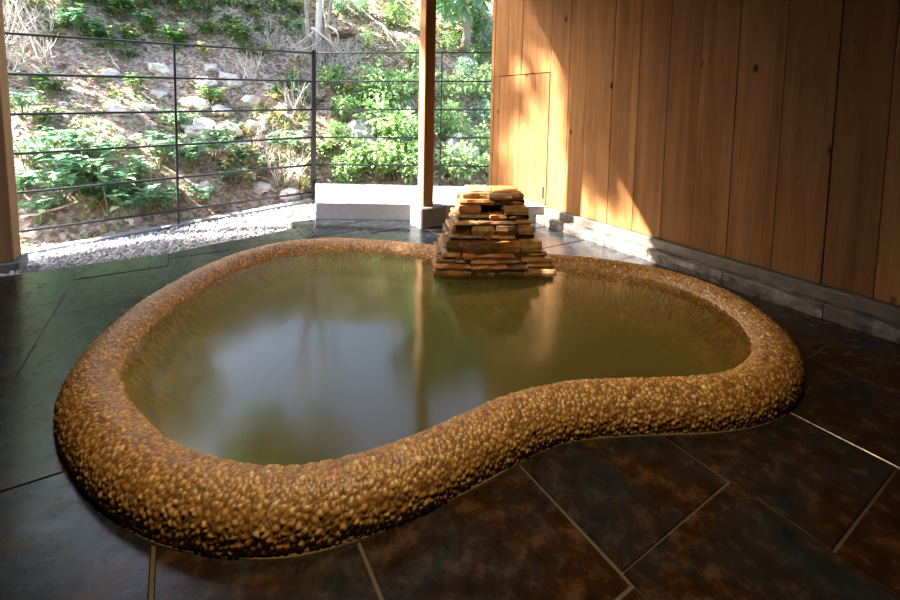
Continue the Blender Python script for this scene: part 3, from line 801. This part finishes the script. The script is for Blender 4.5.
for (b_, z_), lst in rb.items():
    lst.sort()
    for i, (px, py, s) in enumerate(lst):
        size = 'large' if s >= .2 else 'small' if s < .12 else 'mid-sized'
        lab = f'{size} pale rock {b_}, ' + (z_ if len(lst) == 1 else f'{ORD[i]} from left, {z_}')
        rock(px, py, s * .8, M_ROCK, 'rock', lab, 'pale rocks on the bank')
rock(360, 136, .32, M_ROCKG, 'boulder', 'big grey boulder behind railing just right of corner post', 'grey boulders on the bank', .8)
rock(461, 150, .27, M_ROCKG, 'boulder', 'big grey boulder among bushes right of the timber pillar', 'grey boulders on the bank', 1.0)
rock(470, 62, .22, M_ROCKG, 'boulder', 'grey boulder just under top rail right of the timber pillar', 'grey boulders on the bank', .7)

# trees ------------------------------------------------------------
def crown_mesh(seed, mat, n, rad, ln):
    r = random.Random(seed); vs, fs = [], []
    blobs = [(rv(r) * rad * .75, rad * r.uniform(.28, .5)) for _ in range(22)]
    for i in range(n):
        c, q = r.choice(blobs); o = rv(r).normalized() * q * (r.random() ** .4); L = ln * r.uniform(.7, 1.3)
        leaf(vs, fs, c + o, o + rv(r) * q * .6 - ZZ * q * .2, ZZ + rv(r) * .4, L, L * .62)
    return vs, fs
def tree(base, h, rad, label, mat, n=2600, seed=1, ln=.2, lean=(0, 0), r0=.09):
    e = empty('tree', base, label, 'tree', 'trees standing on the bank')
    bm = bmesh.new(); r = random.Random(seed); top = Vector((lean[0], lean[1], h))
    pts = [Vector((0, 0, -.3))] + [top * f + rv(r) * .08 for f in (.2, .45, .7, 1.0)]
    tube(bm, pts, [r0 * 1.4, r0, r0 * .85, r0 * .6, r0 * .3], 9)
    for k in range(9):
        f = r.uniform(.55, 1.0); q = top * f; d = rv(r).normalized(); d.z = abs(d.z) * .7
        tube(bm, [q, q + d * rad * .4, q + d * rad * .8 + ZZ * .1], [r0 * .4, r0 * .25, r0 * .08], 6)
    tr = from_bm('trunk', bm, M_BARK, e, True)
    vs, fs = crown_mesh(seed + 50, mat, n, rad, ln)
    cr_ = from_py('crown', [v + top for v in vs], fs, mat, e)
    return e
SUN = (D1 * .73 - NN + ZZ).normalized()
def on_hill(u, w): return P(u, w, hill_z(u, w))
# the many stemmed tree with bared roots on the bank by the corner post
tq = hill_at(318, 52)
e = empty('rooted_tree', tq, 'cluster of pale bare tree stems with exposed roots above corner post', 'tree')
def tree_part(name, bm, mat, smooth=True):
    return from_bm(name, bm, mat, e, smooth)
for k, (dx, dz, bx, r_) in enumerate(((.05, 3.2, 0, .06), (-.35, 3.0, -.12, .035), (.25, 3.1, .14, .03), (-.1, 3.3, -.2, .03))):
    bm = bmesh.new(); tube(bm, [Vector((bx, -.05, -.15)), Vector((bx + dx * .2, 0, .5)), Vector((bx + dx * .6, .1, 1.5)), Vector((bx + dx, .3, dz))], [r_ * 1.5, r_ * 1.05, r_ * .9, r_ * .5], 8)
    tree_part('trunk', bm, M_BARK if k else M_TWIG)
for k in range(9):
    bm = bmesh.new(); a = -math.pi / 2 + R.uniform(-1.2, 1.2); pts = [Vector((R.uniform(-.2, .25), -.02, .15 + R.uniform(0, .45)))]
    d = Vector((math.cos(a) * .7, math.sin(a) * .7, -.5))
    for i in range(4):
        d = (d + rv(R) * .3).normalized(); q = pts[-1] + d * .16
        wq = q + Vector(tq); uu_, ww_ = UW(wq); hz = hill_z(uu_, ww_) - tq.z + .015; q.z = max(q.z, hz); pts.append(q)
    pts.append(pts[-1] + Vector((0, 0, -.12)))
    tube(bm, pts, [.03, .026, .022, .017, .013, .008], 6); tree_part('root', bm, M_TWIG if k % 2 else M_BARK)
vs, fs = crown_mesh(77, M_LEAF_D, 4600, 2.1, .17)  # unseen crown added to trim the sky reflected in the water
from_py('crown', [v + Vector((-.55, .5, 7.45 - tq.z)) for v in vs], fs, M_LEAF_D, e)
# red clay hollow beside the roots
cq = hill_at(345, 34)
bm = bmesh.new(); bmesh.ops.create_icosphere(bm, subdivisions=3, radius=1.0)
for v in bm.verts: v.co = Vector((v.co.x * .24, v.co.y * .30, v.co.z * .13)) * (1 + .25 * noise.noise(v.co * 2.2))
ck = from_bm('clay_bank', bm, M_ROOTCLAY); ck.location = cq; tag(ck, 'lump of bare red clay right of the bared tree roots', 'earth')
# fallen pale branches
def branch(pts_px, r_, lift, label, forks=()):
    bm = bmesh.new(); pts = []
    for (x, y) in pts_px:
        q = hill_at(x, y); pts.append(q + (CAM - q).normalized() * lift)
    def dense(p):
        out = []
        for a, b in zip(p[:-1], p[1:]):
            for k in range(3): out.append(a.lerp(b, k / 3) + rv(R) * r_ * .8)
        return out + [p[-1]]
    d = dense(pts); tube(bm, d, [r_ * (1 - .6 * i / len(d)) for i in range(len(d))], 6)
    for f in forks:
        fp = []
        for (x, y) in f:
            q = hill_at(x, y); fp.append(q + (CAM - q).normalized() * lift)
        d = dense(fp); tube(bm, d, [r_ * .6 * (1 - .6 * i / len(d)) for i in range(len(d))], 5)
    tag(from_bm('branch', bm, M_TWIG, None, True), label, 'branch', 'fallen branches on the bank')
branch([(348, -4), (375, 20), (396, 38), (414, 52)], .028, .25, 'long pale forked branch slanting down to top of timber pillar', [[(384, 28), (392, 40), (399, 52)], [(399, 35), (412, 44)]])
branch([(322, 0), (326, 30), (334, 48), (345, 66)], .02, .2, 'crooked thin pale branch hanging over the top of corner post', [[(331, 42), (338, 52)]])
branch([(12, 0), (22, 22), (32, 42), (42, 66)], .022, .15, 'long pale cane leaning left across top rail near left post', [[(22, 22), (34, 34)]])
branch([(22, 0), (30, 18), (38, 36)], .014, .18, 'short pale cane rising above top rail near left post')
branch([(48, 42), (54, 66)], .014, .1, 'short upright pale stick just under top rail near left post')
branch([(120, 70), (113, 62), (108, 52)], .012, .1, 'small pale twig left of thin post under top rail')
branch([(488, 2), (480, 22), (483, 48)], .016, .3, 'thin pale branch above top rail beside plank wall end', [[(480, 20), (470, 10)]])
branch([(232, 40), (252, 22), (262, 0)], .014, .2, 'thin pale branch rising above top rail midway to corner post')
branch([(20, 220), (45, 212), (70, 206)], .016, .1, 'greyish branch lying low beneath fifth rail near left post')
# unseen trees higher on the bank, placed to break up the sun
def shade_tree(target, t, rad, n, seed, label, mat=M_LEAF_D):
    c = target + SUN * t * 1.595; u, w = UW(c); b = on_hill(u, w)
    tree(b, max(1.5, c.z - b.z), rad, label, mat, n, seed, .2)
shade_tree(P(3.7, -.75, 0), 6.0, 1.15, 4000, 21, 'unseen dense tree on the bank far left, shading the left gravel')
shade_tree(P(3.45, .42, 0), 7.6, 1.12, 3600, 23, 'second unseen dense tree on the bank far left, higher up the slope')
shade_tree(P(4.3, 3.33, 2.35), 7.5, 1.0, 900, 22, 'unseen thin sparse tree on the bank far left, dappling the plank wall')
shade_tree(P(2.72, 3.33, 1.05), 6.6, .5, 420, 24, 'unseen small sparse tree on the bank far left, nearest the railing')
shade_tree(P(4.5, 3.33, .75), 8.4, .62, 520, 25, 'unseen small sparse tree far left, highest on the bank')
def crest_tree(px, py, depth, rad, n, seed, label, mat):
    d = ray(px, py); c = CAM + d * (depth / d.y); u, w = UW(c); b = on_hill(u, w)
    tree(b, max(1.2, c.z - b.z), rad, label, mat, n, seed, .2)
crest_tree(105, -95, 9.3, 2.3, 5200, 31, 'dark leafy tree high on the bank above thin fence post', M_LEAF_D)
crest_tree(466, -45, 10.0, 1.5, 3400, 32, 'green tree on the bank rising behind the timber pillar', M_LEAF_T)

# ------------------------------------------------------------------ light
wd = bpy.data.worlds.new('sky'); SC.world = wd; wd.use_nodes = True; nt = wd.node_tree
bg = nt.nodes['Background']; sky = nt.nodes.new('ShaderNodeTexSky'); sky.sky_type = 'NISHITA'
sky.sun_disc = False; sky.sun_elevation = math.asin(SUN.z); sky.sun_rotation = math.atan2(SUN.x, SUN.y) % (2 * math.pi); sky.dust_density = 3.0; sky.air_density = 1.0
nt.links.new(sky.outputs[0], bg.inputs[0]); bg.inputs[1].default_value = 1.12
sl = bpy.data.lights.new('sun', 'SUN'); so = bpy.data.objects.new('sun', sl); COL.objects.link(so)
sl.energy = 72.0; sl.angle = math.radians(.9); sl.color = (1, .96, .90); so.rotation_mode = 'QUATERNION'; so.rotation_quaternion = SUN.to_track_quat('Z', 'Y'); so.location = SUN * 30
# warm ceiling lamp above the bath
pl = bpy.data.lights.new('ceiling_lamp', 'SPOT'); po = bpy.data.objects.new('ceiling_lamp', pl); COL.objects.link(po)
pl.energy = 300; pl.color = (1, .76, .42); pl.spot_size = math.radians(78); pl.spot_blend = .6; pl.shadow_soft_size = .12
po.location = (-.12, 1.2, 2.72)
tg = Vector((-.05, 2.0, 0)); po.rotation_mode = 'QUATERNION'; po.rotation_quaternion = (Vector(po.location) - tg).to_track_quat('Z', 'Y')

vs_ = SC.view_settings; vs_.view_transform = 'Standard'; vs_.look = 'None'; vs_.gamma = 1; vs_.use_curve_mapping = False; vs_.exposure = 0.0
try:
    SC.cycles.use_denoising = True
    SC.cycles.max_bounces = 10; SC.cycles.volume_bounces = 2; SC.cycles.transparent_max_bounces = 12; SC.cycles.sample_clamp_indirect = 6.0
except Exception: pass
